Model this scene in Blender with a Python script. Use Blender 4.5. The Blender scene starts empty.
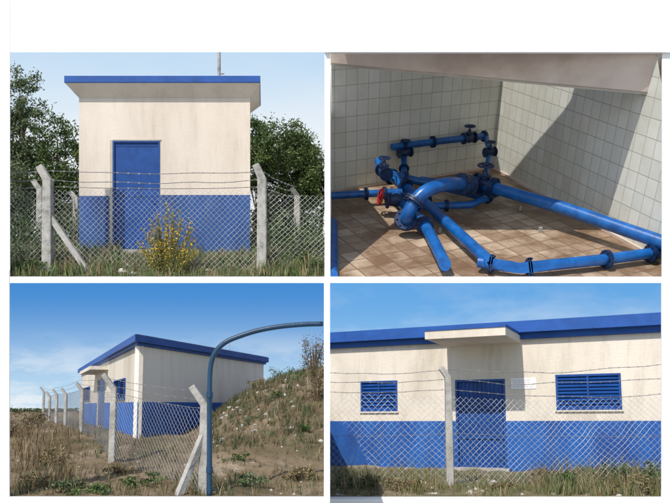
import bpy, bmesh, math, random
from mathutils import Vector as V, noise as mn
random.seed(7)
R=random.random
def U(a,b): return a+(b-a)*R()
F=700.0; CX=335.0; HY=340.0     # layout units: lens distance, principal point
G=0.008; CAMZ=4.0
sc=bpy.context.scene
# ------------------------------------------------------------------ materials
def mat(name,cols,scale=3.0,rough=0.8,bump=0.2,bscale=None,metal=0.0,stretch=(1,1,1),stain=None,spec=0.3,detail=8,dist=0.02):
    m=bpy.data.materials.new(name); m.use_nodes=True
    nt=m.node_tree; b=nt.nodes['Principled BSDF']
    tc=nt.nodes.new('ShaderNodeTexCoord'); mp=nt.nodes.new('ShaderNodeMapping')
    nt.links.new(tc.outputs['Object'],mp.inputs[0]); mp.inputs['Scale'].default_value=stretch
    n=nt.nodes.new('ShaderNodeTexNoise'); n.inputs['Scale'].default_value=scale; n.inputs['Detail'].default_value=detail
    n.inputs['Roughness'].default_value=0.62
    nt.links.new(mp.outputs[0],n.inputs['Vector'])
    r=nt.nodes.new('ShaderNodeValToRGB'); nt.links.new(n.outputs[0],r.inputs[0])
    els=r.color_ramp.elements
    k=len(cols)
    for i,c in enumerate(cols):
        p=0.32+0.36*i/max(1,k-1)
        if i<2: e=els[i]; e.position=p
        else: e=els.new(p)
        e.color=(c[0],c[1],c[2],1)
    if k==1: els[1].color=els[0].color
    src=r.outputs[0]
    if stain:   # vertical run-off streaks and blotches
        m3=nt.nodes.new('ShaderNodeMapping'); m3.inputs['Scale'].default_value=(1,1,0.12); nt.links.new(tc.outputs['Object'],m3.inputs[0])
        n3=nt.nodes.new('ShaderNodeTexNoise'); n3.inputs['Scale'].default_value=3.2; n3.inputs['Detail'].default_value=9; n3.inputs['Roughness'].default_value=.7
        nt.links.new(m3.outputs[0],n3.inputs['Vector'])
        mr=nt.nodes.new('ShaderNodeMapRange'); mr.inputs[1].default_value=.5; mr.inputs[2].default_value=.75; mr.inputs[4].default_value=stain[1]
        nt.links.new(n3.outputs[0],mr.inputs[0])
        mx=nt.nodes.new('ShaderNodeMixRGB'); nt.links.new(mr.outputs[0],mx.inputs[0]); nt.links.new(src,mx.inputs[1]); mx.inputs[2].default_value=(*stain[0],1); src=mx.outputs[0]
    nt.links.new(src,b.inputs['Base Color'])
    b.inputs['Roughness'].default_value=rough; b.inputs['Metallic'].default_value=metal
    b.inputs['Specular IOR Level'].default_value=spec
    if bump>0:
        n2=nt.nodes.new('ShaderNodeTexNoise'); n2.inputs['Scale'].default_value=bscale or scale*6; n2.inputs['Detail'].default_value=6
        nt.links.new(tc.outputs['Object'],n2.inputs['Vector'])
        bp=nt.nodes.new('ShaderNodeBump'); bp.inputs['Strength'].default_value=bump; bp.inputs['Distance'].default_value=dist
        nt.links.new(n2.outputs[0],bp.inputs['Height']); nt.links.new(bp.outputs[0],b.inputs['Normal'])
    return m
WHITE=mat('white_board',[(0.88,0.88,0.88),(0.9,0.9,0.9)],0.5,0.7,0)
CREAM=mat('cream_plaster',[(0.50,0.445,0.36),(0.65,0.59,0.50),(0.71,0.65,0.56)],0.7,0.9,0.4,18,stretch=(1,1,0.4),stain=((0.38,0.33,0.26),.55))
CREAM1=mat('cream_plaster_fresh',[(0.56,0.49,0.41),(0.66,0.585,0.50),(0.71,0.635,0.55)],0.45,0.9,0.35,12,stretch=(1,1,0.35),stain=((0.42,0.35,0.28),.4))
CREAM3=mat('cream_plaster_shade_lift',[(0.70,0.63,0.53),(0.80,0.735,0.64),(0.84,0.775,0.68)],0.6,0.9,0.3,18,stretch=(1,1,0.4),stain=((0.5,0.44,0.36),.5))  # same plaster, lightened in colour because the end wall stands in shade
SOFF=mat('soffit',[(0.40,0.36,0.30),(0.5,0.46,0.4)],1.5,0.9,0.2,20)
BLUE=mat('blue_wall_paint',[(0.006,0.05,0.23),(0.009,0.085,0.33),(0.016,0.115,0.40)],1.5,0.6,0.3,20,stretch=(1,1,0.35),stain=((0.05,0.11,0.24),.5))
BLUE1=mat('blue_wall_paint_dull',[(0.012,0.045,0.16),(0.02,0.075,0.24),(0.04,0.10,0.29)],1.2,0.7,0.3,15,stretch=(1,1,0.35),stain=((0.06,0.10,0.18),.5))
BLUE3=mat('blue_wall_paint_shade_lift',[(0.01,0.08,0.34),(0.015,0.12,0.46),(0.025,0.15,0.52)],1.5,0.6,0.25,20)  # band blue raised in colour to replace light missing on the end wall
BLUED=mat('blue_metal_paint',[(0.006,0.045,0.19),(0.01,0.07,0.28)],3,0.4,0.1,20)
BLUER=mat('blue_trim',[(0.008,0.06,0.25),(0.014,0.09,0.36)],2,0.55,0.15,25)
PIPE=mat('blue_pipe_enamel',[(0.004,0.06,0.22),(0.006,0.10,0.35),(0.012,0.13,0.42)],2.5,0.33,0.15,12,spec=0.5)
PIPED=mat('dark_blue_casting',[(0.004,0.012,0.045),(0.005,0.035,0.12)],4,0.45,0.3,14,spec=0.5)
RED=mat('red_handwheel',[(0.35,0.01,0.01),(0.5,0.03,0.02)],3,0.4,0)
TEAL=mat('gate_pipe',[(0.007,0.035,0.075),(0.012,0.055,0.12)],5,0.4,0.1,30,spec=0.4)
CONC=mat('concrete',[(0.20,0.19,0.17),(0.36,0.35,0.32),(0.46,0.45,0.42)],4,0.95,0.5,30)
STONE=mat('stone',[(0.35,0.33,0.30),(0.6,0.58,0.54)],5,0.95,0.6,12)
WIRE=mat('galvanised_wire',[(0.26,0.27,0.28),(0.42,0.43,0.44)],2,0.5,0,metal=0.3)
WIRED=mat('barbed_wire_steel',[(0.16,0.16,0.16),(0.26,0.26,0.26)],2,0.6,0,metal=0.4)
DIRT=mat('dry_soil',[(0.07,0.07,0.03),(0.13,0.10,0.055),(0.20,0.15,0.095),(0.29,0.23,0.16)],1.1,1.0,1.0,9,dist=0.06)
SOIL1=mat('weedy_soil',[(0.04,0.055,0.02),(0.08,0.09,0.04),(0.17,0.15,0.10)],1.2,1.0,1.0,7,dist=0.06)
SOIL4=mat('stubble_soil',[(0.10,0.10,0.045),(0.20,0.165,0.10),(0.36,0.31,0.22)],1.3,1.0,1.0,8,dist=0.06)
def leafm(n,c,tr=0.25):
    return mat(n,[tuple(x*0.7 for x in c),c,tuple(x*1.3 for x in c)],2.5,0.7,0)
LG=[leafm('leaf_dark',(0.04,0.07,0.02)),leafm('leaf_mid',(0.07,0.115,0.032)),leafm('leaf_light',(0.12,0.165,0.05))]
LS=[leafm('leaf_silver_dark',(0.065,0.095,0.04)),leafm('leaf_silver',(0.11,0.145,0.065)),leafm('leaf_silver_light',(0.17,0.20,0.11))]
DRY=[leafm('straw',(0.26,0.205,0.11)),leafm('dry_brown',(0.14,0.10,0.05)),leafm('straw_green',(0.12,0.13,0.045))]
BRN=[leafm('brown_shrub',(0.08,0.055,0.03)),leafm('brown_shrub_light',(0.17,0.12,0.07)),leafm('olive',(0.08,0.085,0.03))]
YEL=[leafm('yellow_flower',(0.60,0.42,0.04)),leafm('yellow_dry',(0.38,0.28,0.07)),leafm('stem_green',(0.17,0.18,0.06))]
BARK=mat('bark',[(0.06,0.045,0.03),(0.14,0.11,0.08)],6,1,0.6,20)
PLAQUE=mat('plaque_white',[(0.75,0.74,0.72),(0.8,0.8,0.78)],3,0.5,0)
INK=mat('plaque_ink',[(0.45,0.40,0.40),(0.5,0.42,0.42)],3,0.6,0)
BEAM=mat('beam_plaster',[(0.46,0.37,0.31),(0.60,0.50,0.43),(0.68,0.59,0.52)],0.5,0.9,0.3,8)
CEIL=mat('ceiling_plaster',[(0.8,0.78,0.74),(0.85,0.83,0.79)],0.5,0.9,0)
def tilem(name,c0,c1,grout,sx=1,sy=1,rough=0.25,mortar=0.03,dirt=(0.30,0.22,0.13),dirtamt=0.3,p0=.42,p1=.68,ns=.35):
    m=bpy.data.materials.new(name); m.use_nodes=True; nt=m.node_tree; b=nt.nodes['Principled BSDF']
    uv=nt.nodes.new('ShaderNodeUVMap'); 
    br=nt.nodes.new('ShaderNodeTexBrick'); br.offset=0; br.squash=1
    br.inputs['Scale'].default_value=1; br.inputs['Brick Width'].default_value=sx; br.inputs['Row Height'].default_value=sy
    br.inputs['Mortar Size'].default_value=mortar; br.inputs['Mortar Smooth'].default_value=0.3
    br.inputs['Color1'].default_value=(*c0,1); br.inputs['Color2'].default_value=(*c1,1); br.inputs['Mortar'].default_value=(*grout,1)
    nt.links.new(uv.outputs[0],br.inputs['Vector'])
    tc=nt.nodes.new('ShaderNodeTexCoord'); n=nt.nodes.new('ShaderNodeTexNoise'); n.inputs['Scale'].default_value=ns; n.inputs['Detail'].default_value=9; n.inputs['Roughness'].default_value=0.7
    nt.links.new(tc.outputs['Object'],n.inputs['Vector'])
    r=nt.nodes.new('ShaderNodeValToRGB'); r.color_ramp.elements[0].position=p0; r.color_ramp.elements[1].position=p1
    r.color_ramp.elements[1].color=(dirtamt,)*3+(1,); r.color_ramp.elements[0].color=(0,0,0,1)
    nt.links.new(n.outputs[0],r.inputs[0])
    mx=nt.nodes.new('ShaderNodeMixRGB'); nt.links.new(r.outputs[0],mx.inputs[0]); nt.links.new(br.outputs[0],mx.inputs[1]); mx.inputs[2].default_value=(*dirt,1)
    nt.links.new(mx.outputs[0],b.inputs['Base Color']); b.inputs['Roughness'].default_value=rough
    bp=nt.nodes.new('ShaderNodeBump'); bp.invert=True; bp.inputs['Strength'].default_value=0.4; bp.inputs['Distance'].default_value=0.02
    nt.links.new(br.outputs['Fac'],bp.inputs['Height']); nt.links.new(bp.outputs[0],b.inputs['Normal'])
    return m
TILE=tilem('white_wall_tiles',(0.66,0.68,0.62),(0.76,0.77,0.71),(0.42,0.40,0.34),mortar=.025,dirt=(.42,.37,.27),dirtamt=0.4)
FTILE=tilem('floor_tiles',(0.30,0.21,0.14),(0.52,0.42,0.31),(0.19,0.12,0.08),rough=0.5,dirt=(0.15,0.085,0.045),dirtamt=0.9,p0=.38,p1=.60,ns=.6,mortar=.04)
def skym(name,ztop,zbot,ctop,cbot,cloud,cscale=0.25,c0=0.55,c1=0.75,cz=None,st=2.6):
    m=bpy.data.materials.new(name); m.use_nodes=True; nt=m.node_tree
    nt.nodes.remove(nt.nodes['Principled BSDF']); out=nt.nodes['Material Output']
    em=nt.nodes.new('ShaderNodeEmission'); tc=nt.nodes.new('ShaderNodeTexCoord'); sp=nt.nodes.new('ShaderNodeSeparateXYZ')
    nt.links.new(tc.outputs['Object'],sp.inputs[0])
    mr=nt.nodes.new('ShaderNodeMapRange'); mr.inputs[1].default_value=zbot; mr.inputs[2].default_value=ztop
    nt.links.new(sp.outputs[2],mr.inputs[0])
    r=nt.nodes.new('ShaderNodeValToRGB'); e=r.color_ramp.elements; e[0].color=(*cbot,1); e[1].color=(*ctop,1); r.color_ramp.interpolation='EASE'
    nt.links.new(mr.outputs[0],r.inputs[0])
    mp=nt.nodes.new('ShaderNodeMapping'); mp.inputs['Scale'].default_value=(1,1,st); nt.links.new(tc.outputs['Object'],mp.inputs[0])
    n=nt.nodes.new('ShaderNodeTexNoise'); n.inputs['Scale'].default_value=cscale; n.inputs['Detail'].default_value=10; n.inputs['Roughness'].default_value=0.58
    nt.links.new(mp.outputs[0],n.inputs['Vector'])
    cr=nt.nodes.new('ShaderNodeMapRange'); cr.inputs[1].default_value=c0; cr.inputs[2].default_value=c1; cr.inputs[4].default_value=cloud
    nt.links.new(n.outputs[0],cr.inputs[0])
    ml=nt.nodes.new('ShaderNodeMath'); ml.operation='MULTIPLY'; nt.links.new(cr.outputs[0],ml.inputs[0])
    m2=nt.nodes.new('ShaderNodeMapRange'); m2.inputs[1].default_value=ztop if cz is None else cz; m2.inputs[2].default_value=zbot
    nt.links.new(sp.outputs[2],m2.inputs[0]); nt.links.new(m2.outputs[0],ml.inputs[1])
    mx=nt.nodes.new('ShaderNodeMixRGB'); nt.links.new(ml.outputs[0],mx.inputs[0]); nt.links.new(r.outputs[0],mx.inputs[1]); mx.inputs[2].default_value=(0.83,0.88,0.92,1)
    nt.links.new(mx.outputs[0],em.inputs[0]); nt.links.new(em.outputs[0],out.inputs[0])
    return m
# ------------------------------------------------------------------ builder
class MB:
    def __init__(s): s.v=[];s.f=[];s.m=[];s.uv={}
    def face(s,ps,m=0,uv=None):
        i=len(s.v); s.v+= [tuple(p) for p in ps]; s.f.append(tuple(range(i,i+len(ps)))); s.m.append(m)
        if uv: s.uv[len(s.f)-1]=uv
    def box8(s,b,t,m=0):
        i=len(s.v); s.v+=[tuple(p) for p in list(b)+list(t)]
        for q in ((3,2,1,0),(4,5,6,7),(0,1,5,4),(1,2,6,5),(2,3,7,6),(3,0,4,7)):
            s.f.append(tuple(i+k for k in q)); s.m.append(m)
    def abox(s,x0,x1,y0,y1,z0,z1,m=0):
        s.box8([(x0,y0,z0),(x1,y0,z0),(x1,y1,z0),(x0,y1,z0)],[(x0,y0,z1),(x1,y0,z1),(x1,y1,z1),(x0,y1,z1)],m)
    def tube(s,pts,r,n=8,m=0,cap=True,rot=0,closed=False):
        pts=[V(p) for p in pts]; L=len(pts)
        if not hasattr(r,'__len__'): r=[r]*L
        i0=len(s.v); ref=None
        for k,p in enumerate(pts):
            if closed: d=pts[(k+1)%L]-pts[k-1]
            else: d=pts[min(k+1,L-1)]-pts[max(k-1,0)]
            if d.length<1e-9: d=V((0,0,1))
            d.normalize()
            if ref is None:
                ref=V((0,0,1)) if abs(d.z)<0.9 else V((0,-1,0))
            ref=(ref-d*ref.dot(d)); 
            if ref.length<1e-6: ref=V((1,0,0))-d*d.x
            ref.normalize(); c=d.cross(ref)
            for j in range(n):
                a=rot+2*math.pi*j/n; s.v.append(tuple(p+(ref*math.cos(a)+c*math.sin(a))*r[k]))
        segs=L if closed else L-1
        for k in range(segs):
            k2=(k+1)%L
            for j in range(n):
                j2=(j+1)%n
                s.f.append((i0+k*n+j,i0+k*n+j2,i0+k2*n+j2,i0+k2*n+j)); s.m.append(m)
        if cap and not closed and n>2:
            s.f.append(tuple(i0+j for j in range(n))[::-1]); s.m.append(m)
            s.f.append(tuple(i0+(L-1)*n+j for j in range(n))); s.m.append(m)
    def leaf(s,p,sz,m,d=None,asp=0.5):
        p=V(p); d=d or V((R()-.5,R()-.5,R()-.5)); d=d.normalized()*sz
        e=V((R()-.5,R()-.5,R()-.5)); e=(e-d*e.dot(d)/d.length_squared); e=e.normalized()*sz*asp
        s.face([p-d*.5,p+e*.5,p+d*.5,p-e*.5],m)
    def make(s,name,mats,parent=None,smooth=False,bevel=0):
        me=bpy.data.meshes.new(name)
        me.from_pydata([(x*G,y*G,z*G+CAMZ) for x,y,z in s.v],[],s.f)
        for m in (mats if isinstance(mats,list) else [mats]): me.materials.append(m)
        me.polygons.foreach_set('material_index',s.m)
        if s.uv:
            ul=me.uv_layers.new(name='UVMap')
            for fi,uvs in s.uv.items():
                p=me.polygons[fi]
                for k,li in enumerate(p.loop_indices): ul.data[li].uv=uvs[k]
        if smooth:
            me.polygons.foreach_set('use_smooth',[True]*len(me.polygons))
        me.update()
        o=bpy.data.objects.new(name,me); sc.collection.objects.link(o)
        if smooth=='auto':
            md=o.modifiers.new('es','EDGE_SPLIT'); md.split_angle=math.radians(40)
        if bevel:
            bv=o.modifiers.new('bv','BEVEL'); bv.width=bevel; bv.segments=2
        if parent: o.parent=parent
        return o
def trim(o,co,no):
    """cut a mesh off where it would run out of its site (plane in layout units, removes the side no points to)"""
    bm=bmesh.new(); bm.from_mesh(o.data)
    r=bmesh.ops.bisect_plane(bm,geom=bm.verts[:]+bm.edges[:]+bm.faces[:],plane_co=(co[0]*G,co[1]*G,co[2]*G+CAMZ),plane_no=no,clear_outer=True)
    ed=[e for e in r['geom_cut'] if isinstance(e,bmesh.types.BMEdge)]
    if ed and len(bm.faces)<20000:
        try: bmesh.ops.holes_fill(bm,edges=ed,sides=0)
        except Exception: pass
    bm.to_mesh(o.data); bm.free(); o.data.update()
def empty(name):
    o=bpy.data.objects.new(name,None); sc.collection.objects.link(o); return o
# ------------------------------------------------------------------ layout maths
def ray(px,py): return V(((px-CX)/F,1,(HY-py)/F))
def at(px,py,Y): return ray(px,py)*Y
class Tray:   # a site whose ground plane has its own slope
    def __init__(s,H,h=None,Df=None,yf=None):
        s.t=math.atan((H-HY)/F); st,ct=math.sin(s.t),math.cos(s.t)
        s.u=V((0,st,ct)); s.e=V((0,ct,-st)); s.H=H
        s.h=h if h is not None else -(ray(CX,yf)*Df).dot(s.u)
    def L(s,a,b,c=0): return V((1,0,0))*a+s.e*b+s.u*(c-s.h)
    def R(s,px,py,c=0):
        d=ray(px,py); return d*((c-s.h)/d.dot(s.u))
    def A(s,px,b,c=0):
        y=b*s.e.y+(c-s.h)*s.u.y; return s.L((px-CX)/F*y,b,c)
class Fac:
    def __init__(s,p0,p1,u):
        s.p=V(p0); s.u=V(u); d=V(p1)-s.p; d=d-s.u*d.dot(s.u); s.len=d.length; s.d=d.normalized()
        s.n=s.d.cross(s.u)
        if s.n.dot(-(s.p+s.d*s.len*.5))<0: s.n=-s.n
    def sc(s,px,py,o=0):
        r=ray(px,py); k=((s.p+s.n*o).dot(s.n))/r.dot(s.n); q=r*k-s.p; return q.dot(s.d),q.dot(s.u)
    def W(s,a,c,o=0): return s.p+s.d*a+s.u*c+s.n*o
    def P(s,px,py,o=0):
        a,c=s.sc(px,py,o); return s.W(a,c,o)
    def box(s,mb,a0,a1,c0,c1,o0,o1,m=0):
        mb.box8([s.W(a0,c0,o1),s.W(a1,c0,o1),s.W(a1,c0,o0),s.W(a0,c0,o0)],[s.W(a0,c1,o1),s.W(a1,c1,o1),s.W(a1,c1,o0),s.W(a0,c1,o0)],m)
def wall_holes(f,mb,a0,a1,c0,c1,th,holes,m=0):
    holes=sorted(holes); x=a0
    for (h0,h1,g0,g1) in holes:
        f.box(mb,x,h0,c0,c1,-th,0,m)
        if g0>c0: f.box(mb,h0,h1,c0,g0,-th,0,m)
        if g1<c1: f.box(mb,h0,h1,g1,c1,-th,0,m)
        x=h1
    f.box(mb,x,a1,c0,c1,-th,0,m)
def louver(f,name,parent,a0,a1,c0,c1,mats,n=9):
    mb=MB(); w=(c1-c0)*0.06
    f.box(mb,a0,a1,c0,c0+w,-8,4); f.box(mb,a0,a1,c1-w,c1,-8,4)
    f.box(mb,a0,a0+w,c0+w,c1-w,-8,3.6); f.box(mb,a1-w,a1,c0+w,c1-w,-8,3.6)
    f.box(mb,(a0+a1)/2-w*.4,(a0+a1)/2+w*.4,c0+w,c1-w,-8,3.0)
    st=(c1-c0-2*w)/n
    for i in range(n):
        z=c0+w+st*i
        mb.box8([f.W(a0+w,z,1.5),f.W(a1-w,z,1.5),f.W(a1-w,z+st*.7,-5),f.W(a0+w,z+st*.7,-5)],
                [f.W(a0+w,z+st*.22,1.9),f.W(a1-w,z+st*.22,1.9),f.W(a1-w,z+st*.92,-4.6),f.W(a0+w,z+st*.92,-4.6)])
    f.box(mb,a0+w,a1-w,c0+w,c1-w,-9,-7)
    mb.make(name,mats,parent)
def chain(mb,P,Wc,Hc,r,jit=0.08,m=0):
    lines=[]
    for k in range(-Hc,Wc+1):
        lines.append((k,1)); lines.append((k+Hc,-1))
    for k,sg in lines:
        pts=[]
        n=Hc*2
        for i in range(n+1):
            v=i/2; u=k+sg*v
            if -1e-6<=u<=Wc+1e-6:
                jx=mn.noise(V((u*.35,v*.35,sg*3.1)))*0.5+ (R()-.5)*jit
                pts.append(P(min(1,max(0,(u+jx*.5)/Wc)),v/Hc))
        if len(pts)>=2: mb.tube(pts,r,3,m,cap=False)
def barbed(mb,p0,p1,sag,r,u,nb=14,m=0):
    p0=V(p0);p1=V(p1);u=V(u); N=16; pts=[]
    for i in range(N+1):
        q=i/N; pts.append(p0.lerp(p1,q)-u*sag*4*q*(1-q)+u*mn.noise(V((q*5+p0.x,p0.z,0)))*sag*.5)
    mb.tube(pts,r,4,m,cap=False)
    for i in range(nb):
        q=(i+.5)/nb*N; k=int(q); c=pts[k].lerp(pts[min(k+1,N)],q-k)
        for s in (1,-1):
            mb.tube([c-V((s*.8,.3,1))*r*2.4,c+V((s*.8,.3,1))*r*2.4],r*.7,3,m,cap=False)
def post(name,parent,base,u,H,r,armdir,arm=0.16,down=30):
    mb=MB(); u=V(u); a=V(armdir).normalized(); b=V(base)
    top=b+u*H*(1-arm)
    mb.tube([b-u*down,b+u*H*.5,top,top+(u*.8+a*.6)*H*arm],[r*1.15,r*1.08,r,r*.85],4,0,rot=math.pi/4)
    mb.make(name,CONC,parent,bevel=r*G*.15)
def tree(name,base,H,ells,nclump,nleaf,lsz,mats,limbs=7,tr=None,seed=1,lean=0,asp=.5):
    random.seed(seed); mb=MB(); base=V(base); tr=tr or H*.02
    path=[base-V((0,0,20))]
    x=0
    for i in range(1,7):
        q=i/6; x+=U(-.03,.03)*H; path.append(base+V((x+lean*H*q,U(-.02,.02)*H,H*.8*q)))
    mb.tube(path,[tr*(1-.8*i/6) for i in range(7)],7,3)
    cl=[]
    for i in range(nclump):
        ex,ey,ez,rx,ry,rz=random.choice(ells)
        while True:
            q=V((U(-1,1),U(-1,1),U(-1,1)))
            if q.length<1 and q.length>.2: break
        c=base+V((ex+q.x*rx,ey+q.y*ry,ez+q.z*rz)); cl.append((c,U(.10,.19)*min(rx,rz)*2))
    for i in range(limbs*3):
        c,_=random.choice(cl); k=random.randint(2,5); s=path[k]
        mid=s.lerp(c,.5)+V((0,0,H*.03)); mb.tube([s,mid,c],[tr*.4*(1-.12*k),tr*.22,tr*.06],5,3)
    for c,rr in cl:
        tone=random.choice((0,0,1,1,1,2))
        for j in range(nleaf):
            d=V((random.gauss(0,.5),random.gauss(0,.5),random.gauss(0,.42)))*rr
            mm=tone if R()<.65 else random.randint(0,2)
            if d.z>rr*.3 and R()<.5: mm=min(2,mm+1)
            mb.leaf(c+d,lsz*U(.6,1.3),mm,asp=asp)
    return mb.make(name,mats+[BARK])
def bush(name,centre,rad,n,lsz,mats,seed=1,parent=None,asp=.4,stems=14):
    random.seed(seed); mb=MB(); c=V(centre); rx,ry,rz=rad
    for i in range(stems):
        e=c+V((U(-1,1)*rx,U(-1,1)*ry,U(.4,1.1)*rz)); s=c+V((U(-.3,.3)*rx,U(-.3,.3)*ry,-rz*.2))
        mb.tube([s,s.lerp(e,.5)+V((0,0,rz*.15)),e],[rz*.02,rz*.015,rz*.006],3,1,cap=False)
    cl=[c+V((U(-.85,.85)*rx,U(-.85,.85)*ry,U(.05,.95)*rz)) for _ in range(max(6,n//60))]
    for i in range(n):
        q=random.choice(cl); p=q+V((random.gauss(0,.17)*rx,random.gauss(0,.2)*ry,random.gauss(0,.15)*rz))
        mb.leaf(p,lsz*U(.5,1.3),random.choice((0,0,1,1,2)),asp=asp)
    return mb.make(name,mats,parent)
def grass(name,n,samp,hgt,u,mats,seed=1,w=.09,tuft=6):
    random.seed(seed); mb=MB(); u=V(u)
    for i in range(n):
        r=samp()
        if r is None: continue
        p,k=r; hh=hgt*k*U(.5,1.3); tone=random.choice((0,1,2))
        for j in range(tuft):
            q=p+V((U(-1,1)*hh*.3,U(-1,1)*hh*.3,0)); d=V((U(-.45,.45),U(-.45,.45),0))
            hb=hh*U(.5,1.1); s=V((U(-1,1),U(-1,1),0)).normalized()*hb*w*.5
            m=tone if R()<.7 else random.randint(0,2)
            mid=q+u*hb*.55+d*hb*.3; tip=q+u*hb+d*hb*.8
            mb.face([q-s,q+s,mid+s*.7,mid-s*.7],m); mb.face([mid-s*.7,mid+s*.7,tip],m)
    return mb.make(name,mats)
def stones(name,pts,mats,seed=3):
    random.seed(seed); mb=MB()
    for p,r in pts:
        p=V(p); i0=len(mb.v); n=7
        sx,sy,sz=U(.8,1.3),U(.7,1.1),U(.45,.8)
        for k,(zz,rr) in enumerate(((-.6,.7),(0,1),(.6,.75),(.95,.3))):
            for j in range(n):
                a=6.283*j/n+k*.3; q=rr*U(.8,1.15)
                mb.v.append((p.x+math.cos(a)*q*r*sx,p.y+math.sin(a)*q*r*sy,p.z+zz*r*sz+U(-.1,.1)*r))
        for k in range(3):
            for j in range(n):
                mb.f.append((i0+k*n+j,i0+k*n+(j+1)%n,i0+(k+1)*n+(j+1)%n,i0+(k+1)*n+j)); mb.m.append(0)
        mb.f.append(tuple(i0+3*n+j for j in range(n))); mb.m.append(0)
    return mb.make(name,mats)
def sheet(name,fn,us,vs,m,smooth=True):
    mb=MB(); nu,nv=len(us),len(vs)
    for v in vs:
        for u_ in us: mb.v.append(tuple(fn(u_,v)))
    for j in range(nv-1):
        for i in range(nu-1):
            mb.f.append((j*nu+i,j*nu+i+1,(j+1)*nu+i+1,(j+1)*nu+i)); mb.m.append(0)
    return mb.make(name,m,smooth=smooth)
def lin(a,b,n): return [a+(b-a)*i/(n-1) for i in range(n)]
def sst(x,a,b):
    q=min(1,max(0,(x-a)/(b-a))); return q*q*(3-2*q)
def interp(x,T):
    if x<=T[0][0]: return T[0][1]
    for (a,b),(c,d) in zip(T,T[1:]):
        if x<=c: return b+(d-b)*(x-a)/(c-a)
    return T[-1][1]
def nz(x,y,s): return mn.noise(V((x/s,y/s,1.7)))
FLOORZ=-CAMZ/G
EL=math.radians(48); AZ=math.radians(-30)    # sun behind the camera, to its left
sdir=V((math.sin(AZ)*math.cos(EL),-math.cos(AZ)*math.cos(EL),math.sin(EL)))
# ================================================================== DISPLAY STAND (white)
D1=2700.; D3=700.; D4=1400.; BK=2600.; BK1=4200.; WALLY=4500.
mb=MB()
mb.abox(-4500,4500,WALLY,WALLY+40,FLOORZ,4200)
mb.make('exhibition_wall',WHITE)
mb=MB()
ztop=(HY-278)/F*D1
mb.abox(-1600,1600,2640,2699,FLOORZ,ztop)
mb.abox((-12-CX)/F*D1,(10-CX)/F*D1,2699.2,2702,FLOORZ,1330)                   # left upright
mb.abox((324.6-CX)/F*D1,(330.3-CX)/F*D1,2690.2,4150,ztop-60,1112)             # partition
mb.abox((661-CX)/F*D1,(700-CX)/F*D1,2690.2,2696,ztop+.2,1112)                  # right upright
mb.abox((324.6-CX)/F*2690,(700-CX)/F*2690,2675,2690,(HY-52)/F*2675,1800)     # header board of the room
z3=(HY-497)/F*D3; z4=(HY-497)/F*D4
mb.abox((-12-CX)/F*D3,(330-CX)/F*D3,D3-12,D3-.2,FLOORZ,z3+.6)
mb.abox((324-CX)/F*D3,(330-CX)/F*D3,D3-2,D3-.2,z3+.8,(HY-280)/F*D3)
mb.abox((-12-CX)/F*D3,(10-CX)/F*D3,D3-1.5,D3-.2,z3+.8,(HY-270)/F*D3)
mb.abox((328-CX)/F*D4,(700-CX)/F*D4,D4-20,D4-.2,FLOORZ,z4+.6)
mb.abox((661-CX)/F*D4,(690-CX)/F*D4,D4-4,D4-.2,z4+.8,(HY-281)/F*D4)
mb.make('display_stand',WHITE)
mb=MB(); mb.face([(-60000,-60000,FLOORZ),(60000,-60000,FLOORZ),(60000,60000,FLOORZ),(-60000,60000,FLOORZ)])
mb.make('ground',mat('pale_paving',[(0.3,0.3,0.29),(0.4,0.4,0.38)],0.3,0.9,0.1,5))
def backdrop(Y,x0,x1,y0,y1,m):
    mb=MB(); mb.face([at(x0,y1,Y),at(x1,y1,Y),at(x1,y0,Y),at(x0,y0,Y)]); mb.make('sky',m)
def wz(py,Y): return (HY-py)/F*Y*G+CAMZ
backdrop(BK1,-40,328,52,300,skym('sky_hazy',wz(40,BK1),wz(165,BK1),(0.52,0.71,0.91),(0.86,0.92,0.96),0.8,0.10,0.38,0.68,cz=wz(20,BK1)))
backdrop(BK,-60,327,283,470,skym('sky_field',wz(285,BK),wz(408,BK),(0.065,0.27,0.66),(0.50,0.71,0.89),1.0,0.45,0.43,0.58,cz=wz(330,BK),st=3.4))
backdrop(BK,327.1,740,283,470,skym('sky_clear',wz(283,BK),wz(400,BK),(0.13,0.39,0.78),(0.38,0.64,0.90),0.75,0.35,0.42,0.68,cz=wz(265,BK)))
# ================================================================== SITE 1 : small pump house seen square-on
def g1(x,y):
    z=interp(y,[(2700,ztop+2),(2850,ztop+60),(3200,398),(3500,470),(4190,620)])
    k=sst(y,2705,2800)
    return z+k*(nz(x,y,60)*10+nz(x,y,20)*5)
def tx(px,y): return (px-CX)/F*y
F1=lambda o: trim(o,(0,2702.6,0),(0,-1,0))
sheet('ground',lambda px,y:(tx(px,y),y,g1(tx(px,y),y)),lin(-30,325,110),[2702.5]+lin(2708,4195,90),SOIL1)
H1=empty('pump_house'); Y1=3200.
f=Fac(at(79,253,Y1),at(251,253,Y1),(0,0,1))
a0,_=f.sc(79,200); a1,_=f.sc(250,200); _,ct=f.sc(160,98); _,cb=f.sc(160,195)
dl,_=f.sc(113,200); dr,_=f.sc(160,200); _,dt=f.sc(130,141); _,db=f.sc(130,250)
mb=MB(); DP=230
wall_holes(f,mb,a0,a1,-80,ct,14,[(dl,dr,db,dt)])
x0,x1=f.p.x+a0,f.p.x+a1; zb,zt=f.p.z-80,f.p.z+ct; yb=Y1+DP; xr=x1*(yb/Y1)-4
mb.box8([(xr-0,yb-12,zb),(xr,yb,zb),(x0,yb,zb),(x0,yb-12,zb)],[(xr,yb-12,zt),(xr,yb,zt),(x0,yb,zt),(x0,yb-12,zt)])
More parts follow.
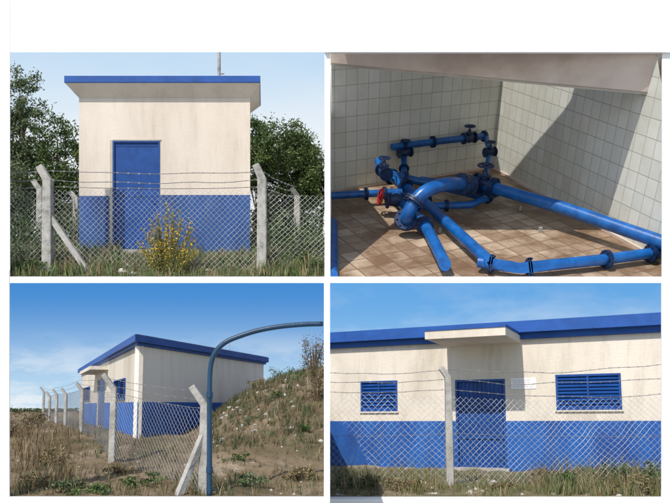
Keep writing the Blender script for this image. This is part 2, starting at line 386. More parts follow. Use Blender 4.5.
mb.box8([(x1-12,Y1+14.2,zb),(x1,Y1+14.2,zb),(xr,yb-12.2,zb),(xr-12,yb-12.2,zb)],[(x1-12,Y1+14.2,zt),(x1,Y1+14.2,zt),(xr,yb-12.2,zt),(xr-12,yb-12.2,zt)])
mb.box8([(x0,Y1+14.2,zb),(x0+12,Y1+14.2,zb),(x0+12,yb-12.2,zb),(x0,yb-12.2,zb)],[(x0,Y1+14.2,zt),(x0+12,Y1+14.2,zt),(x0+12,yb-12.2,zt),(x0,yb-12.2,zt)])
mb.make('walls',CREAM1,H1)
mb=MB(); f.box(mb,a0-.5,dl-16,-80,cb-4,0.02,1.2); f.box(mb,dr+2,a1+.5,-80,cb,0.02,1.2)
mb.make('blue_plinth_band',BLUE1,H1)
mb=MB(); f.box(mb,dl,dr,db,dt,-9,-5)
fr=7
f.box(mb,dl,dl+fr,db,dt,-4.9,2.5);f.box(mb,dr-fr,dr,db,dt,-4.9,2.5);f.box(mb,dl+fr,dr-fr,dt-fr,dt,-4.9,2.3)
mb.tube([f.W(dr-22,db+(dt-db)*.45,-4),f.W(dr-22,db+(dt-db)*.45,6),f.W(dr-38,db+(dt-db)*.45,6)],2,6)
for q in (.02,.5,.97):
    c=db+(dt-db-fr)*q; f.box(mb,dl+fr,dr-fr,c-2,c+2,-4.9,-3.2)
mb.make('steel_door',BLUED,H1)
mb=MB(); f.box(mb,dl-13,dl-1,-20,dt+4,0.02,3.5); f.box(mb,dl-1,dr+6,dt+1,dt+7,0.02,3.5)
f.box(mb,dl-6,dr+10,-80,db-.5,0.02,26,1)
mb.make('door_surround_and_step',[SOFF,CONC],H1)
fh=50; fo=52; ar=a1+ (xr-x1)
lo=[f.W(a0,ct+.2,1),f.W(a1,ct+.2,1),f.W(ar,ct+.2,-DP),f.W(a0,ct+.2,-DP)]
hi=[f.W(a0-44,ct+fh,fo),f.W(a1+50,ct+fh,fo),f.W(ar+50,ct+fh,-DP-30),f.W(a0-44,ct+fh,-DP-30)]
mb=MB(); mb.box8(lo,hi); mb.make('cornice',CREAM1,H1)
mb=MB(); mb.box8([f.W(a0-47,ct+fh+.2,fo+4),f.W(a1+53,ct+fh+.2,fo+4),f.W(ar+53,ct+fh+.2,-DP-33),f.W(a0-47,ct+fh+.2,-DP-33)],[f.W(a0-47,ct+fh+32,fo+4),f.W(a1+53,ct+fh+32,fo+4),f.W(ar+53,ct+fh+32,-DP-33),f.W(a0-47,ct+fh+32,-DP-33)])
mb.make('roof_slab_edge',BLUER,H1,bevel=.02)
mb=MB(); p=at(219,80,3330); mb.tube([p,at(219,52.5,3330)],8,8); mb.tube([p+V((-3,0,30)),p+V((25,0,30))],3,6); mb.make('roof_vent_pipe',CONC,H1)
FE=empty('chain_link_fence'); uz=V((0,0,1))
def fp1(px,y): return V((tx(px,y),y,g1(tx(px,y),y)))
bl=fp1(48,2790); brr=fp1(262,2790); H=105/F*2790
post('concrete_post_1',FE,bl,uz,H,24,(-1,0,0.3),.14); post('concrete_post_2',FE,brr,uz,H,24,(-.5,-.2,0.3),.12)
b3=fp1(297,3500); b4=fp1(76,3560); b5=fp1(14,3000); b6=fp1(40,3330)
post('concrete_post_3',FE,b3,uz,H*.72,20,(-1,0,0)); post('concrete_post_4',FE,b4,uz,H*.66,18,(-1,0,0)); post('concrete_post_6',FE,b6,uz,H*.8,18,(-1,0,0))
mb=MB(); mb.tube([bl+uz*H*.55,fp1(90,2780)-uz*10],15,4,rot=.78); mb.make('brace',CONC,FE)
mb=MB(); hm=H*.76
def bil(p,q,h0,h1): return lambda u,v:(V(p).lerp(V(q),u)+uz*((h0+(h1-h0)*u)*v+4)+V((0,mn.noise(V((u*7,v*3,0)))*8,0)))
chain(mb,bil(bl,brr,hm,hm),38,14,.62)
chain(mb,bil(fp1(5,2760),bl,hm,hm),8,14,.62)
chain(mb,bil(brr,fp1(330,2850),hm*.95,hm*.9),12,14,.62)
o=mb.make('wire_mesh',WIRE,FE); trim(o,((325-CX)/F*2760,0,0),(1,0,0))
mb=MB()
for k,(q,s) in enumerate(((.80,6),(.87,16),(.95,9))):
    barbed(mb,bl+uz*H*q,brr+uz*H*q,s,1.3,uz,20); barbed(mb,fp1(7,2760)+uz*H*q,bl+uz*H*q,3,1.3,uz,5); barbed(mb,brr+uz*H*q,b3+uz*H*.75*q,8,1.3,uz,9)
    barbed(mb,b4+uz*H*.6*q,b6+uz*H*.8*q,3,1.2,uz,5)
mb.make('barbed_wire',WIRED,FE)
def T1(px,y): 
    x=tx(px,y); return (x,y,g1(x,y)-10)
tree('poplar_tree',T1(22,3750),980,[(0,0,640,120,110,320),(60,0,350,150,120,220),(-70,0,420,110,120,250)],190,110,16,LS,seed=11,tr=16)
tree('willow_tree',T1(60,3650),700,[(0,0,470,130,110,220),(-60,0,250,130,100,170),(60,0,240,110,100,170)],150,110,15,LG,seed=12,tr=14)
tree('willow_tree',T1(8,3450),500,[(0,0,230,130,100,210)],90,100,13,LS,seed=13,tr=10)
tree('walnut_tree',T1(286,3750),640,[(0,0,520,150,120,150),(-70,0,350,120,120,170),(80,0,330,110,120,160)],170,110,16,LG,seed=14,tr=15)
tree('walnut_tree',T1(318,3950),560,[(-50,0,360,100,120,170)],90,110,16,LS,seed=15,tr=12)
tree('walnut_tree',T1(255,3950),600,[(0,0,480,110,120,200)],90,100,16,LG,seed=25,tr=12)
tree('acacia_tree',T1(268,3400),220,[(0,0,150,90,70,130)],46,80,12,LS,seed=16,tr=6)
for i,(px,y,w,h,n,ms) in enumerate([(25,3250,160,170,3000,LG),(62,3420,130,190,2800,LS),(20,2900,120,95,2300,LS),(62,2860,70,60,900,DRY),(285,3150,120,140,2600,LG),(312,3000,80,110,2300,LS),
        (290,2860,100,75,2200,LG),(275,3600,170,220,3200,LG),(304,3500,110,210,2600,LG),(265,3250,70,110,1300,LS),(20,3900,220,300,2600,LG),(290,4000,170,260,2600,LG),(100,2880,60,35,700,LG),(235,2900,70,30,800,LG),(30,2780,80,50,1200,LG),(310,2780,60,50,1100,LG)]):
    p=T1(px,y); F1(bush('shrub',p,(w,w*.5,h),n,12,ms,seed=40+i))
random.seed(15); mb=MB()
for i in range(9000):
    px=U(-5,324); x=tx(px,4120); mb.leaf((x,4120+U(-30,30),g1(x,4120)+U(-30,170+60*mn.noise(V((px*.05,0,0))))),U(12,24),random.choice((0,1,1,2)))
mb.make('distant_tree_line',LG)
random.seed(5); mb=MB(); c=fp1(168,2745)
for i in range(64):
    bx=U(-1,1); s=c+V((bx*48,U(-10,10),-8)); tip=s+V((bx*72+U(-20,20),U(-18,18),U(130,290)*(1-.32*abs(bx))))
    mid=s.lerp(tip,.5)+V((bx*-6,0,8)); mb.tube([s,mid,tip],[2.2,1.6,.7],3,2,cap=False)
    q0=U(.28,.5)
    for j in range(56):
        q=U(.12,1.03); p=(s.lerp(mid,q*2) if q<.5 else mid.lerp(tip,q*2-1)); w_=9*(1.15-q)+4
        mb.leaf(p+V((U(-w_,w_),U(-6,6),U(-6,6))),U(6,12),random.choice((0,0,1,1,2)) if q>q0 else random.choice((2,2,1)))
F1(mb.make('golden_flower_plant',YEL))
def s1():
    px=U(4,323); y=U(2712,3350); return V((tx(px,y),y,g1(tx(px,y),y)-2)),U(.5,1.4)*(1.3 if px<120 or px>255 else .8)
F1(grass('grass',4200,s1,36,uz,[LS[1],DRY[0],LG[2]],seed=8))
stones('stones',[(V((tx(px,y),y,g1(tx(px,y),y)+2)),r) for px,y,r in [(122,2760,26),(112,2790,14),(133,2740,15),(140,2800,12),(100,2740,10),(208,2790,12),(128,2850,14)]],STONE)
# ================================================================== SITE 2 : tiled valve room
T2=Tray(-60,Df=D1,yf=278); u2=T2.u
RM=empty('valve_room')
CA,LA,RB=T2.R(492,168),T2.R(326,193),T2.R(690,278)
WA=Fac(LA,CA,u2); WB=Fac(CA,RB,u2)
TS=62.
FRONT=2692.; LEFTX=(330.3-CX)/F*D1+.5
def fit(o): trim(o,(0,FRONT,0),(0,-1,0)); trim(o,(LEFTX,0,0),(-1,0,0)); return o
def tiled(mb,p,q,u,h0,h1,off=0):
    p=V(p);q=V(q);L=(q-p).length; mb.face([p+u*h0,q+u*h0,q+u*h1,p+u*h1],0,[(off,h0/TS/1.2),(off+L/TS,h0/TS/1.2),(off+L/TS,h1/TS/1.2),(off,h1/TS/1.2)])
HR=1040
mb=MB(); tiled(mb,LA,CA,u2,0,HR,.2); fit(mb.make('tiled_wall_back',TILE,RM))
mb=MB(); tiled(mb,CA,RB,u2,0,HR,.1); fit(mb.make('tiled_wall_side',TILE,RM))
mb=MB()
fl=[CA,LA,T2.R(326,278.3),T2.R(690,278.3),RB]
def fuv(p):
    d=p-CA; e1=(LA-CA).normalized(); e2=(e1.cross(u2)).normalized(); return (d.dot(e1)/84,d.dot(e2)/84)
mb.face([p for p in fl],0,[fuv(p) for p in fl]); fit(mb.make('tiled_floor',FTILE,RM))
mb=MB(); WA.box(mb,0,WA.len-12,0,12,.2,9); WB.box(mb,0,WB.len,0,12,.2,9); fit(mb.make('floor_kerb',BEAM,RM))
bp0,bp1=T2.R(322,62,700),T2.R(680,95,602); bk=T2.e*45
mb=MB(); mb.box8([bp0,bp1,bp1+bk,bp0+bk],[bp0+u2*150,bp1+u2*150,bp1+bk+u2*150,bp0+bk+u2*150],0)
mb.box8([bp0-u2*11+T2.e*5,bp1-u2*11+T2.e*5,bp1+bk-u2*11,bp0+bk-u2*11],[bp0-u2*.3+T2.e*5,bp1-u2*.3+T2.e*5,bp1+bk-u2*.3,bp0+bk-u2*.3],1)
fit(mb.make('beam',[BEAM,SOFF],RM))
# ceiling; unseen opening added, shaped backwards from the sun patch on the side wall
def onceil(P): 
    c=P.dot(u2)+T2.h; q=P+sdir*((HR+1-c)/sdir.dot(u2)); return (q.x,q.dot(T2.e))
pp=[onceil(WB.P(x,y)) for x,y in ((497,70),(590,72),(563,112),(530,150),(503,184),(496,150))]
cx=sum(p[0] for p in pp)/len(pp); cy=sum(p[1] for p in pp)/len(pp)
pp.sort(key=lambda p:math.atan2(p[1]-cy,p[0]-cx))
rg=[]; N=32
def hit(ang):   # edge of added sun opening in direction ang
    dx,dy=math.cos(ang),math.sin(ang); best=1.0
    for (ax,ay),(bx,by) in zip(pp,pp[1:]+pp[:1]):
        ex,ey=bx-ax,by-ay; den=dx*ey-dy*ex
        if abs(den)<1e-9: continue
        t=((ax-cx)*ey-(ay-cy)*ex)/den; s=((ax-cx)*dy-(ay-cy)*dx)/den
        if t>0 and -1e-6<=s<=1+1e-6: best=max(best,t)
    return best
angs=sorted([math.atan2(p[1]-cy,p[0]-cx) for p in pp]+[-math.pi+2*math.pi*i/N for i in range(N)])
mb=MB(); M=len(angs)
ins=[T2.L(cx+math.cos(a)*hit(a),cy+math.sin(a)*hit(a),HR+1) for a in angs]; outs=[T2.L(cx+math.cos(a)*2600,cy+math.sin(a)*2600,HR+1) for a in angs]
for i in range(M):
    j=(i+1)%M; mb.face([outs[i],outs[j],ins[j],ins[i]])
o=mb.make('ceiling',CEIL,RM); bm=bmesh.new(); bm.from_mesh(o.data); bmesh.ops.remove_doubles(bm,verts=bm.verts[:],dist=.0005)
for co,no in (((0,FRONT,0),(0,-1,0)),((LEFTX,0,0),(-1,0,0)),((1700,0,0),(1,0,0))):
    bmesh.ops.bisect_plane(bm,geom=bm.verts[:]+bm.edges[:]+bm.faces[:],plane_co=(co[0]*G,co[1]*G,co[2]*G+CAMZ),plane_no=no,clear_outer=True)
bm.to_mesh(o.data); bm.free(); sd=o.modifiers.new('s','SOLIDIFY'); sd.thickness=.06; sd.offset=0
PW=empty('pipework')
def Pp(px,py,c): return T2.R(px,py,c)
def Wp(px,py,o=40): return WA.P(px,py,o)
def arc(pts,n=6):
    P=[V(p) for p in pts]; out=[]
    P=[P[0]*2-P[1]]+P+[P[-1]*2-P[-2]]
    for i in range(1,len(P)-2):
        for k in range(n):
            t=k/n; a,b,c,d=P[i-1],P[i],P[i+1],P[i+2]
            out.append(.5*((2*b)+(c-a)*t+(2*a-5*b+4*c-d)*t*t+(3*b-a-3*c+d)*t**3))
    out.append(P[-2]); return out
def pipe(name,pts,r,curve=False,m=0,fl=()):
    mb=MB(); q=arc(pts) if curve else [V(p) for p in pts]
    mb.tube(q,r,20,0)
    for t in fl:
        L=[0]
        for a,b in zip(q,q[1:]): L.append(L[-1]+(b-a).length)
        d=t*L[-1]
        for i in range(len(q)-1):
            if L[i+1]>=d-1e-6: break
        w=(d-L[i])/(L[i+1]-L[i]); c=q[i].lerp(q[i+1],w); ax=(q[i+1]-q[i]).normalized()
        for s in (-1,1):
            mb.tube([c+ax*s*1.2,c+ax*s*(r*.32)],r*1.7,20,1)
        pr=V((0,0,1)) if abs(ax.z)<.9 else V((1,0,0)); e1=(pr-ax*pr.dot(ax)).normalized(); e2=ax.cross(e1)
        for j in range(8):
            o=(e1*math.cos(j*.785)+e2*math.sin(j*.785))*r*1.4
            mb.tube([c+o-ax*r*.55,c+o+ax*r*.55],r*.16,6,1)
    fit(mb.make(name,[PIPE,PIPED],PW,smooth='auto'))
def valve(name,c,ax,r,stem,wr,wm,wax=None):
    mb=MB(); c=V(c); ax=V(ax).normalized(); st=V(stem).normalized()
    q=[c-ax*r*2,c-ax*r*1.1,c,c+ax*r*1.1,c+ax*r*2]; mb.tube(q,[r*1.1,r*1.25,r*1.6,r*1.25,r*1.1],18,1)
    for s in (-1,1): mb.tube([c+ax*s*r*1.9,c+ax*s*r*2.25],r*1.8,18,1)
    mb.tube([c,c+st*r*1.7,c+st*r*2.1,c+st*r*2.9],[r*1.1,r*1.0,r*.6,r*.35],12,1)
    mb.tube([c+st*r*1.5,c+st*r*1.8],r*1.35,14,1)
    mb.tube([c+st*r*2.8,c+st*r*4.0],r*.16,8,1)
    hc=c+st*r*3.7; pr=V((1,0,0)) if abs(st.x)<.8 else V((0,0,1)); e1=(pr-st*pr.dot(st)).normalized(); e2=st.cross(e1)
    mb.tube([hc+(e1*math.cos(a*.3927)+e2*math.sin(a*.3927))*wr for a in range(16)],wr*.14,8,0,closed=True)
    for a in range(5):
        mb.tube([hc,hc+(e1*math.cos(a*1.257)+e2*math.sin(a*1.257))*wr],wr*.08,6,0)
    mb.tube([hc-st*wr*.1,hc+st*wr*.15],wr*.22,8,0)
    mb.make(name,[wm,PIPED],PW,smooth='auto')
pipe('feed_pipe',[Pp(470,181,130),Pp(560,207,112),Pp(676,247,88)],28,fl=(.06,.13))
pipe('back_header',[Wp(392,147,45),Wp(440,141,45),Wp(486,136,45)],18,fl=(.12,.42,.98))
valve('gate_valve_back',Wp(469,138,45),WA.d,17,u2,28,PIPED)
valve('gate_valve_corner',Pp(490,152,175),WA.d,14,u2,24,PIPED)
pipe('corner_riser',[Wp(486,136,45),Pp(489,152,170),Pp(486,176,90)],14,curve=True)
pipe('back_drop',[Wp(404,146,45),Wp(404,160,50),Pp(404,186,60)],16,fl=(.5,))
valve('gate_valve_left_back',Wp(405,152,50),WA.d,16,u2,24,PIPED)
pipe('collector_pipe',[Pp(378,160,160),Pp(386,172,120),Pp(430,184,60),Pp(490,198,60)],20,curve=True,fl=(.1,.3))
pipe('diagonal_pipe_long',[Pp(378,164,150),Pp(388,174,100),Pp(420,198,55),Pp(492,264,50)],24,fl=(.09,.2,.35))
pipe('outlet_pipe',[Pp(478,262,40),Pp(520,268,40),Pp(600,260,40),Pp(676,250,40)],22,fl=(.06,.24,.62,.86))
pipe('cross_pipe',[Pp(524,197,50),Pp(470,186,50),Pp(420,180,50)],18,fl=(.5,))
pipe('second_cross_pipe',[Pp(505,190,60),Pp(470,205,55),Pp(425,206,55)],17,fl=(.3,.8))
pipe('swan_neck',[Pp(405,222,60),Pp(408,214,110),Pp(416,200,165),Pp(428,190,200),Pp(446,184,205),Pp(462,184,170),Pp(470,186,120)],29,curve=True,fl=(.03,.2,.74,.93))
pipe('swan_neck_low',[Pp(396,196,55),Pp(410,212,50),Pp(424,224,50),Pp(446,266,50),Pp(456,284,50)],24,curve=True,fl=(.25,.40))
pipe('left_branch',[Pp(322,196,60),Pp(362,194,60),Pp(402,192,60)],18,fl=(.55,.78))
valve('gate_valve_front',Pp(396,200,70),Pp(402,192,60)-Pp(326,196,60),21,(-1,-.25,.15),36,RED)
pipe('standpipe',[Pp(333,284,10),Pp(333,222,10)],20)
valve('gate_valve_mid',Pp(484,184,130),Pp(560,207,130)-Pp(470,181,130),24,u2,36,PIPED)
valve('gate_valve_upper',Pp(384,172,140),Pp(420,198,50)-Pp(380,160,50),19,u2,28,PIPED)
mb=MB()
for px,py in ((440,232),(540,232),(600,262),(420,182),(520,210),(575,262),(392,190)):
    p=Pp(px,py,0); mb.tube([p,p+u2*22],9,4,0,rot=.78)
mb.make('pipe_support_blocks',CONC,PW)
# ================================================================== SITE 3 : building in perspective
T3=Tray(405,h=54.9*math.cos(math.atan(65/700)))
u3=T3.u
MT=[(-310,0),(-265,22),(-217,55),(-151,90),(-80,112),(-23,126),(20,128)]
def c3(a,b):
    c=-38*(1-sst(b,640,1200)) if b<1200 else 0
    c=min(c,0)
    sc_=1450/max(b,900) if b<1450 else 1
    m=interp(a*sc_,MT)*sst(b,830,1350)*(1-.97*sst(b,1540,1850))
    far=34*sst(b,2430,2585)
    w=sst(b,702,760)
    return c+m+far+w*(nz(a,b,45)*5+nz(a,b,14)*2.5+ (nz(a,b,8)*2))
def p3(px,b):
    q=T3.A(px,b,0); a=q.x; return T3.A(px,b,c3(a,b))
bs=lin(700,1000,50)+lin(1010,1700,70)+lin(1720,2590,50)
trim(sheet('ground',p3,lin(-30,324.3,120),bs,DIRT),(0,700,0),(0,-1,0))
F3t=lambda o: trim(o,(0,701.5,0),(0,-1,0))
H3=empty('pump_house')
pc=T3.A(137,1200,0); pl=T3.A(80,2330,0); pr=T3.A(263,1750,0)
FL=Fac(pl,pc,u3); FR=Fac(pc,pr,u3)
_,wt=FR.sc(140,346); _,bb=FR.sc(140,402)
pb=pl+(pr-pc)
def op(f,x0,x1,y0,y1):
    a0,_=f.sc(x0,(y0+y1)/2); a1,_=f.sc(x1,(y0+y1)/2); xm=(x0+x1)/2
    _,c0=f.sc(xm,y1); _,c1=f.sc(xm,y0); return (a0,a1,c0,c1)
w1=op(FL,83.5,90,387.5,401); dr3=op(FL,97,104.5,379,424); w2=op(FL,115,125.5,379.5,400)
dr3=(dr3[0],dr3[1],2,dr3[3])
mb=MB(); wall_holes(FL,mb,0,FL.len-.0,-30,wt,7,[w1,dr3,w2]); 
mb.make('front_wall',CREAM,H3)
mb=MB(); FR.box(mb,.1,FR.len,-30,wt,-8,0)
mb.box8([pl-u3*30+V((0,6,0)),pb-u3*30,pb-u3*30+V((0,8,0)),pl-u3*30+V((0,14,0))],[pl+u3*wt+V((0,6,0)),pb+u3*wt,pb+u3*wt+V((0,8,0)),pl+u3*wt+V((0,14,0))])
mb.box8([pr-u3*30+V((-8,0,0)),pr-u3*30+V((0,1,0)),pb-u3*30,pb-u3*30+V((-8,0,0))],[pr+u3*wt+V((-8,0,0)),pr+u3*wt+V((0,1,0)),pb+u3*wt,pb+u3*wt+V((-8,0,0))])
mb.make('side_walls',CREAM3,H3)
mb=MB(); x=0
for (h0,h1,g0,g1_) in (dr3,):
    FL.box(mb,x-.5,h0,-30,bb,.02,.8); x=h1
FL.box(mb,x,FL.len+.5,-30,bb,.02,.8); FR.box(mb,-.5,FR.len+.5,-30,bb,.02,.8)
mb.make('blue_plinth_band',BLUE3,H3)
louver(FL,'louvered_window_1',H3,*w1,BLUED); louver(FL,'louvered_window_2',H3,*w2,BLUED)
mb=MB(); FL.box(mb,dr3[0],dr3[1],dr3[2],dr3[3],-6,-3); mb.make('steel_door',BLUED,H3)
def ringpts(o):
    def off(P,na,nb):
        a=V(na);b=V(nb); k=a.dot(b); s=o/(1+k); return P+(a+b)*s
    return [off(pl,FL.n,-FR.n),off(pc,FL.n,FR.n),off(pr,FR.n,-FL.n),off(pb,-FL.n,-FR.n)]
def slab(mb,o,c0,c1,m):
    r=ringpts(o); mb.box8([q+u3*c0 for q in r],[q+u3*c1 for q in r],m)
mb=MB(); slab(mb,6,wt+.2,wt+5,0); slab(mb,12,wt+5.2,wt+17,0); mb.make('roof_cornice',BLUER,H3)
mb=MB(); slab(mb,8,wt+17.2,wt+18.5,0); mb.make('roof_deck',CONC,H3)
mb=MB(); ea,eb,_,ec=dr3; FL.box(mb,ea-70,eb+60,dr3[3]+16,dr3[3]+24,.1,40); mb.make('door_canopy',CREAM,H3)
mb=MB(); q=FR.W(FR.len*.72,wt+17,-20); mb.tube([q,q+u3*34],.9,6); mb.tube([q+u3*30+V((-7,0,0)),q+u3*30+V((7,0,0))],.6,5); mb.make('antenna',WIRE,H3)
F3=empty('chain_link_fence')
P3=[(203,735),(112,905),(81,1400),(65,1850),(56,2120),(49,2350),(43,2500)]
H=115; tops=[]
for i,(px,b) in enumerate(P3):
    bp=p3(px,b); hh=H if i<2 else H*.9
    post('concrete_post_%d'%(i+1),F3,bp,u3,hh,5.6 if i==0 else (5.0 if i==1 else 4.6),(-1,-.2,0.1),.2,15); tops.append(bp)
mb=MB(); mb.tube([tops[0]+u3*62,p3(174,716)-u3*12],4.6,4,rot=.78); mb.make('brace',CONC,F3)
mb=MB()
for i,(p,q) in enumerate(zip(tops,tops[1:])):
    n=[28,34,26,16,12,8][i]
    chain(mb,(lambda p,q:(lambda u,v:p.lerp(q,u)+u3*(v*84+2)))(p,q),n,11,.19 if i<2 else .22)
mb.make('wire_mesh',WIRE,F3)
mb=MB()
for p,q in zip(tops,tops[1:]):
    for k,z in enumerate((88,97,106)): barbed(mb,p+u3*z+V((-3*k,0,0)),q+u3*z+V((-3*k,0,0)),2,.28,u3,10)
mb.make('barbed_wire',WIRED,F3)
GA=empty('gate_arch')
mb=MB(); ys=716
pth=[(209.5,500),(209.5,440),(209.5,395),(210,374),(212,360),(217,350),(226,342),(240,336),(258,330.5),(280,326.5),(305,324.3),(323,323.8)]
mb.tube(arc([(lambda r:r*(ys/ r.dot(T3.e)))(ray(px,py)) for px,py in pth],5),2.6,14)
mb.make('arch_pipe',TEAL,GA,smooth=True)
mb=MB(); 
for py in (395,470): 
    r=ray(209.5,py); q=r*(ys/r.dot(T3.e)); mb.tube([q-u3*3,q+u3*3],3.5,12)
mb.make('collars',TEAL,GA,smooth='auto')
def s3():
    px=U(12,322); b=708+ (R()**1.5)*1700
    q=T3.A(px,b,0)
    if px>110 and 1210<b and q.x<-200 : return None
    dn=nz(q.x,b,60)
    if dn<-.05 and R()<.7: return None
    return p3(px,b)-u3*1,U(.5,1.3)
F3t(grass('grass',4200,s3,10,u3,[DRY[0],DRY[1],LS[0]],seed=21))
def s3b():
    px=U(205,322); b=U(950,1600); q=T3.A(px,b,0)
    return p3(px,b)-u3*1,U(.5,1.2)
grass('dry_grass',1900,s3b,14,u3,[BRN[1],BRN[2],LS[0]],seed=22)
def s3c():
    px=U(12,75); b=U(730,1300); 
    if nz(px*3,b,70)<0: return None
    return p3(px,b)-u3*1,U(.5,1.2)
F3t(grass('weeds',420,s3c,26,u3,[DRY[0],DRY[1],BRN[1]],seed=23,w=.05))
for i,(px,b,w,h,n,ms,lz) in enumerate([(30,1500,40,46,900,BRN,5),(14,1250,30,34,700,DRY,4),(48,900,24,22,600,DRY,3.5),(90,722,20,9,420,LG,5),(66,740,22,10,420,LS,5),(30,760,22,14,500,DRY,4),
     (314,1350,26,60,1300,BRN,4),(317,1100,12,60,700,BRN,4),(290,1480,40,26,900,LG,4),(262,1450,30,16,600,DRY,4),(300,800,20,14,700,DRY,4),(250,760,24,9,400,LS,4),(140,760,18,8,300,LG,5),(120,850,20,9,300,DRY,4),
     (300,1250,26,14,500,LG,3.5),(275,1150,22,10,400,LG,3.5),(250,1080,16,8,300,LS,3.5),(306,1000,18,12,400,LG,3.5),(235,900,16,8,300,LG,3.5),(160,800,16,8,250,LS,4)]):
    p=p3(px,b); o=bush('dry_shrub' if ms is BRN else 'weed',p,(w,w*.6,h),n,lz,ms,seed=70+i)
    if px>295: trim(o,((324-CX)/F*b,0,0),(1,0,0))
    F3t(o)
random.seed(31)
st=[]
for i in range(120):
    px=U(200,322); b=U(950,1500); st.append((p3(px,b),U(1,4.5)))
for i in range(90):
    px=U(14,322); b=U(716,1100); st.append((p3(px,b),U(.6,2)))
st+= [(p3(240,1250),8),(p3(262,1300),7),(p3(222,1180),6)]
stones('stones',st,STONE)
random.seed(4); mb=MB()
for i in range(2600):
    px=U(0,78); r=T3.A(px,2560,36); hh=5+6*abs(mn.noise(V((px*.15,0,0))))
    mb.leaf(r+V((0,U(-10,10),U(-6,hh))),U(3,7),random.choice((0,1,1)))
mb.make('distant_tree_line',LG)
# ================================================================== SITE 4 : long facade
T4=Tray(423,Df=D4,yf=497); u4=T4.u
q0,q1=T4.R(329,465.3),T4.R(690,475.6)
F4=Fac(q0,q1,u4)
def c4(P):
    b=P.dot(T4.e); return sst(b,1430,1520)*(nz(P.x,b,70)*8+nz(P.x,b,22)*4)
def p4(px,b):
    q=T4.A(px,b,0); return T4.A(px,b,c4(q))
trim(sheet('ground',p4,lin(329.5,700,120),[1400]+lin(1404,2590,90),SOIL4),(0,1400,0),(0,-1,0))
H4=empty('pump_house')
_,wt=F4.sc(331,349); _,ft=F4.sc(331,334); _,bb=F4.sc(480,421)
wl=op(F4,361,397.5,381,411.5); wr=op(F4,556,621.5,374,410); dd=op(F4,456,506,379.5,463); dd=(dd[0],dd[1],6,dd[3])
LN=F4.len
mb=MB(); wall_holes(F4,mb,0,LN,-30,wt,16,[wl,dd,wr]); mb.make('front_wall',CREAM,H4)
mb=MB()
mb.box8([F4.W(0,-30,-16.2),F4.W(10,-30,-16.2),F4.W(10,-30,-100),F4.W(0,-30,-100)],[F4.W(0,wt,-16.2),F4.W(10,wt,-16.2),F4.W(10,wt,-100),F4.W(0,wt,-100)])
mb.box8([F4.W(LN-10,-30,-16.2),F4.W(LN,-30,-16.2),F4.W(LN,-30,-300),F4.W(LN-10,-30,-300)],[F4.W(LN-10,wt,-16.2),F4.W(LN,wt,-16.2),F4.W(LN,wt,-300),F4.W(LN-10,wt,-300)])
mb.make('side_walls',CREAM,H4)
mb=MB(); F4.box(mb,0,dd[0],-30,bb,.02,1.3); F4.box(mb,dd[1],LN,-30,bb,.02,1.3); mb.make('blue_plinth_band',BLUE,H4)
louver(F4,'louvered_window_1',H4,*wl,BLUED,8); louver(F4,'louvered_window_2',H4,*wr,BLUED,9)
mb=MB(); F4.box(mb,wl[0]-4,wl[1]+4,wl[2]-5,wl[2]-.2,.02,7); F4.box(mb,wr[0]-4,wr[1]+4,wr[2]-5,wr[2]-.2,.02,7); mb.make('window_sills',CREAM,H4)
mb=MB(); w=7
F4.box(mb,dd[0],dd[0]+w,dd[2],dd[3],-12,1.8);F4.box(mb,dd[1]-w,dd[1],dd[2],dd[3],-12,1.8);F4.box(mb,dd[0]+w,dd[1]-w,dd[3]-w,dd[3],-12,1.6)
F4.box(mb,dd[0]+w,dd[1]-w,dd[2],dd[3]-w,-12,-9)
n=11
for i in range(n):
    x=dd[0]+w+(dd[1]-dd[0]-2*w)*(i+.5)/n; F4.box(mb,x-2.5,x+2.5,dd[2],dd[3]-w,-8.9,-5.5)
for q in (.33,.66): 
    z=dd[2]+(dd[3]-dd[2])*q; F4.box(mb,dd[0]+w,dd[1]-w,z-2.5,z+2.5,-5.4,-3.5)
mb.make('steel_door',BLUED,H4)
mb=MB(); F4.box(mb,dd[0]-12,dd[1]+12,-30,5.8,.02,30); mb.make('door_step',CONC,H4)
th=ft-wt
mb=MB(); F4.box(mb,0,LN,wt+.2,wt+th*.34,-100,16); F4.box(mb,0,LN,wt+th*.34+.2,ft,-100,40); mb.make('roof_cornice',BLUER,H4)
mb=MB(); F4.box(mb,0,LN,ft+.2,ft+2,-100,-10); mb.make('roof_deck',CONC,H4)
ca,_=F4.sc(447,340); cb_,_=F4.sc(521,340); _,cc=F4.sc(447,347)
mb=MB(); F4.box(mb,ca,cb_,cc,cc+24,.1,235); mb.make('door_canopy',CREAM,H4)
mb=MB(); F4.box(mb,ca-2,cb_+2,cc+24.2,cc+32,42,238); mb.make('canopy_edge',BLUER,H4)
sg=op(F4,511,536,378,389)
SG=empty('wall_sign')
mb=MB(); F4.box(mb,*sg,.02,2.2)
for i in range(4):
    z=sg[3]-(sg[3]-sg[2])*(.2+.2*i); x0=sg[0]+8
    while x0<sg[1]-16: 
        ln=U(5,12); F4.box(mb,x0,x0+ln,z-.9,z+.9,2.25,2.6,1); x0+=ln+3
mb.make('plate',[PLAQUE,INK],SG)
F4E=empty('chain_link_fence')
pb4=T4.R(450,486)
def hat(P,py):
    k=(HY-py)/F; return (P.z-k*P.y)/(k*u4.y-u4.z)
Hp=hat(pb4,366)
post('concrete_post_1',F4E,pb4,u4,Hp,10.5,(-1,-.1,.1),.10,20)
lf,rt=T4.R(329.5,484),T4.R(700,490)
hl=hat(lf,393); hr=hat(rt,392); hp=hat(pb4,396)
mb=MB()
def mk(p,q,h0,h1,sgn=1): return lambda u,v:p.lerp(q,u)+u4*(((h0+(h1-h0)*u)-14*math.sin(math.pi*u)*sgn)*v+mn.noise(V((u*6,v*3,2)))*3)+V((0,mn.noise(V((u*9,v*2,5)))*10,0))
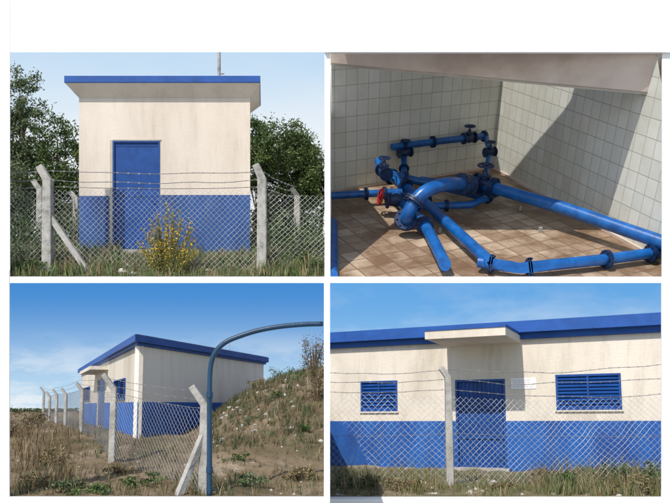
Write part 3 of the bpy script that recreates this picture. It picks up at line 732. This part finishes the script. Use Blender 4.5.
chain(mb,mk(lf,pb4,hl,hp,0),18,14,.36); chain(mb,mk(pb4,rt,hp,hr),39,14,.36)
mb.make('wire_mesh',WIRE,F4E)
mb=MB()
for k,py in enumerate((389,379,370)):
    barbed(mb,lf+u4*hat(lf,py+3),pb4+u4*hat(pb4,py),5,.65,u4,10); barbed(mb,pb4+u4*hat(pb4,py),rt+u4*hat(rt,py+[4,-3,-10][k]),14,.65,u4,26)
barbed(mb,lf+u4*hat(lf,436),pb4+u4*hat(pb4,434),2,.5,u4,0); barbed(mb,pb4+u4*hat(pb4,434),rt+u4*hat(rt,436),3,.5,u4,0)
mb.make('barbed_wire',WIRED,F4E)
def s4():
    px=U(331,664); b=1432+R()*(730 if px<480 else 530); q=p4(px,b)
    if (q-F4.p).dot(F4.n)<6: return None
    if nz(px*4,b,110)<.02 and R()<.82: return None
    return q-u4*2,U(.4,1.2)*(1.5 if px>540 else .9)
F4t=lambda o: trim(o,(0,1402.,0),(0,-1,0))
F4t(grass('grass',5600,s4,24,u4,[DRY[0],DRY[2],LS[1]],seed=51,w=.07))
def s4b():
    px=U(530,662) if R()<.75 else U(332,440); b=1480+R()*300
    if nz(px*6,b,60)<0: return None
    return p4(px,b)-u4*2,U(.4,1.1)
grass('dry_weeds',420,s4b,66,u4,[DRY[0],BRN[1],DRY[2]],seed=52,w=.03,tuft=9)
for i,(px,b,w,h,n,ms) in enumerate([(356,1600,50,26,700,LS),(400,1560,50,22,500,DRY),(560,1560,60,30,700,LG),(620,1640,90,56,1500,LS),(655,1560,60,50,1000,LS),(500,1540,50,18,400,DRY),(585,1800,60,34,600,LS),(640,1480,60,34,800,DRY),(545,1700,40,30,500,DRY),(600,1520,50,26,600,LG)]):
    F4t(bush('weed',p4(px,b),(w,w*.5,h),n,9,ms,seed=90+i))
random.seed(77)
stones('stones',[(p4(U(335,660),U(1440,1900)),U(2,7)) for _ in range(120)]+[(p4(433,1600),14),(p4(510,1560),12),(p4(470,1500),10)],STONE)
# ================================================================== light, world, camera
w=bpy.data.worlds.new('World'); sc.world=w; w.use_nodes=True; nt=w.node_tree
sk=nt.nodes.new('ShaderNodeTexSky'); sk.sky_type='NISHITA'; sk.sun_disc=False
sk.sun_elevation=EL; sk.sun_rotation=math.atan2(sdir.x,sdir.y)
bg=nt.nodes['Background']; nt.links.new(sk.outputs[0],bg.inputs[0]); bg.inputs[1].default_value=0.15
l=bpy.data.lights.new('sun','SUN'); l.energy=4.2; l.angle=math.radians(.5); l.color=(1,.94,.86)
lo=bpy.data.objects.new('sun',l); sc.collection.objects.link(lo); lo.rotation_euler=(-sdir).to_track_quat('-Z','Y').to_euler(); lo.location=(-5,-5,20)
cam=bpy.data.cameras.new('camera'); co=bpy.data.objects.new('camera',cam); sc.collection.objects.link(co); sc.camera=co
co.location=(0,0,CAMZ); co.rotation_euler=(math.radians(90),0,0)
cam.sensor_fit='HORIZONTAL'; cam.sensor_width=36; cam.lens=36*F/670; cam.shift_y=(HY-251.5)/670; cam.clip_end=2000; cam.clip_start=.05
sc.view_settings.view_transform='Standard'; sc.view_settings.look='None'; sc.view_settings.exposure=0
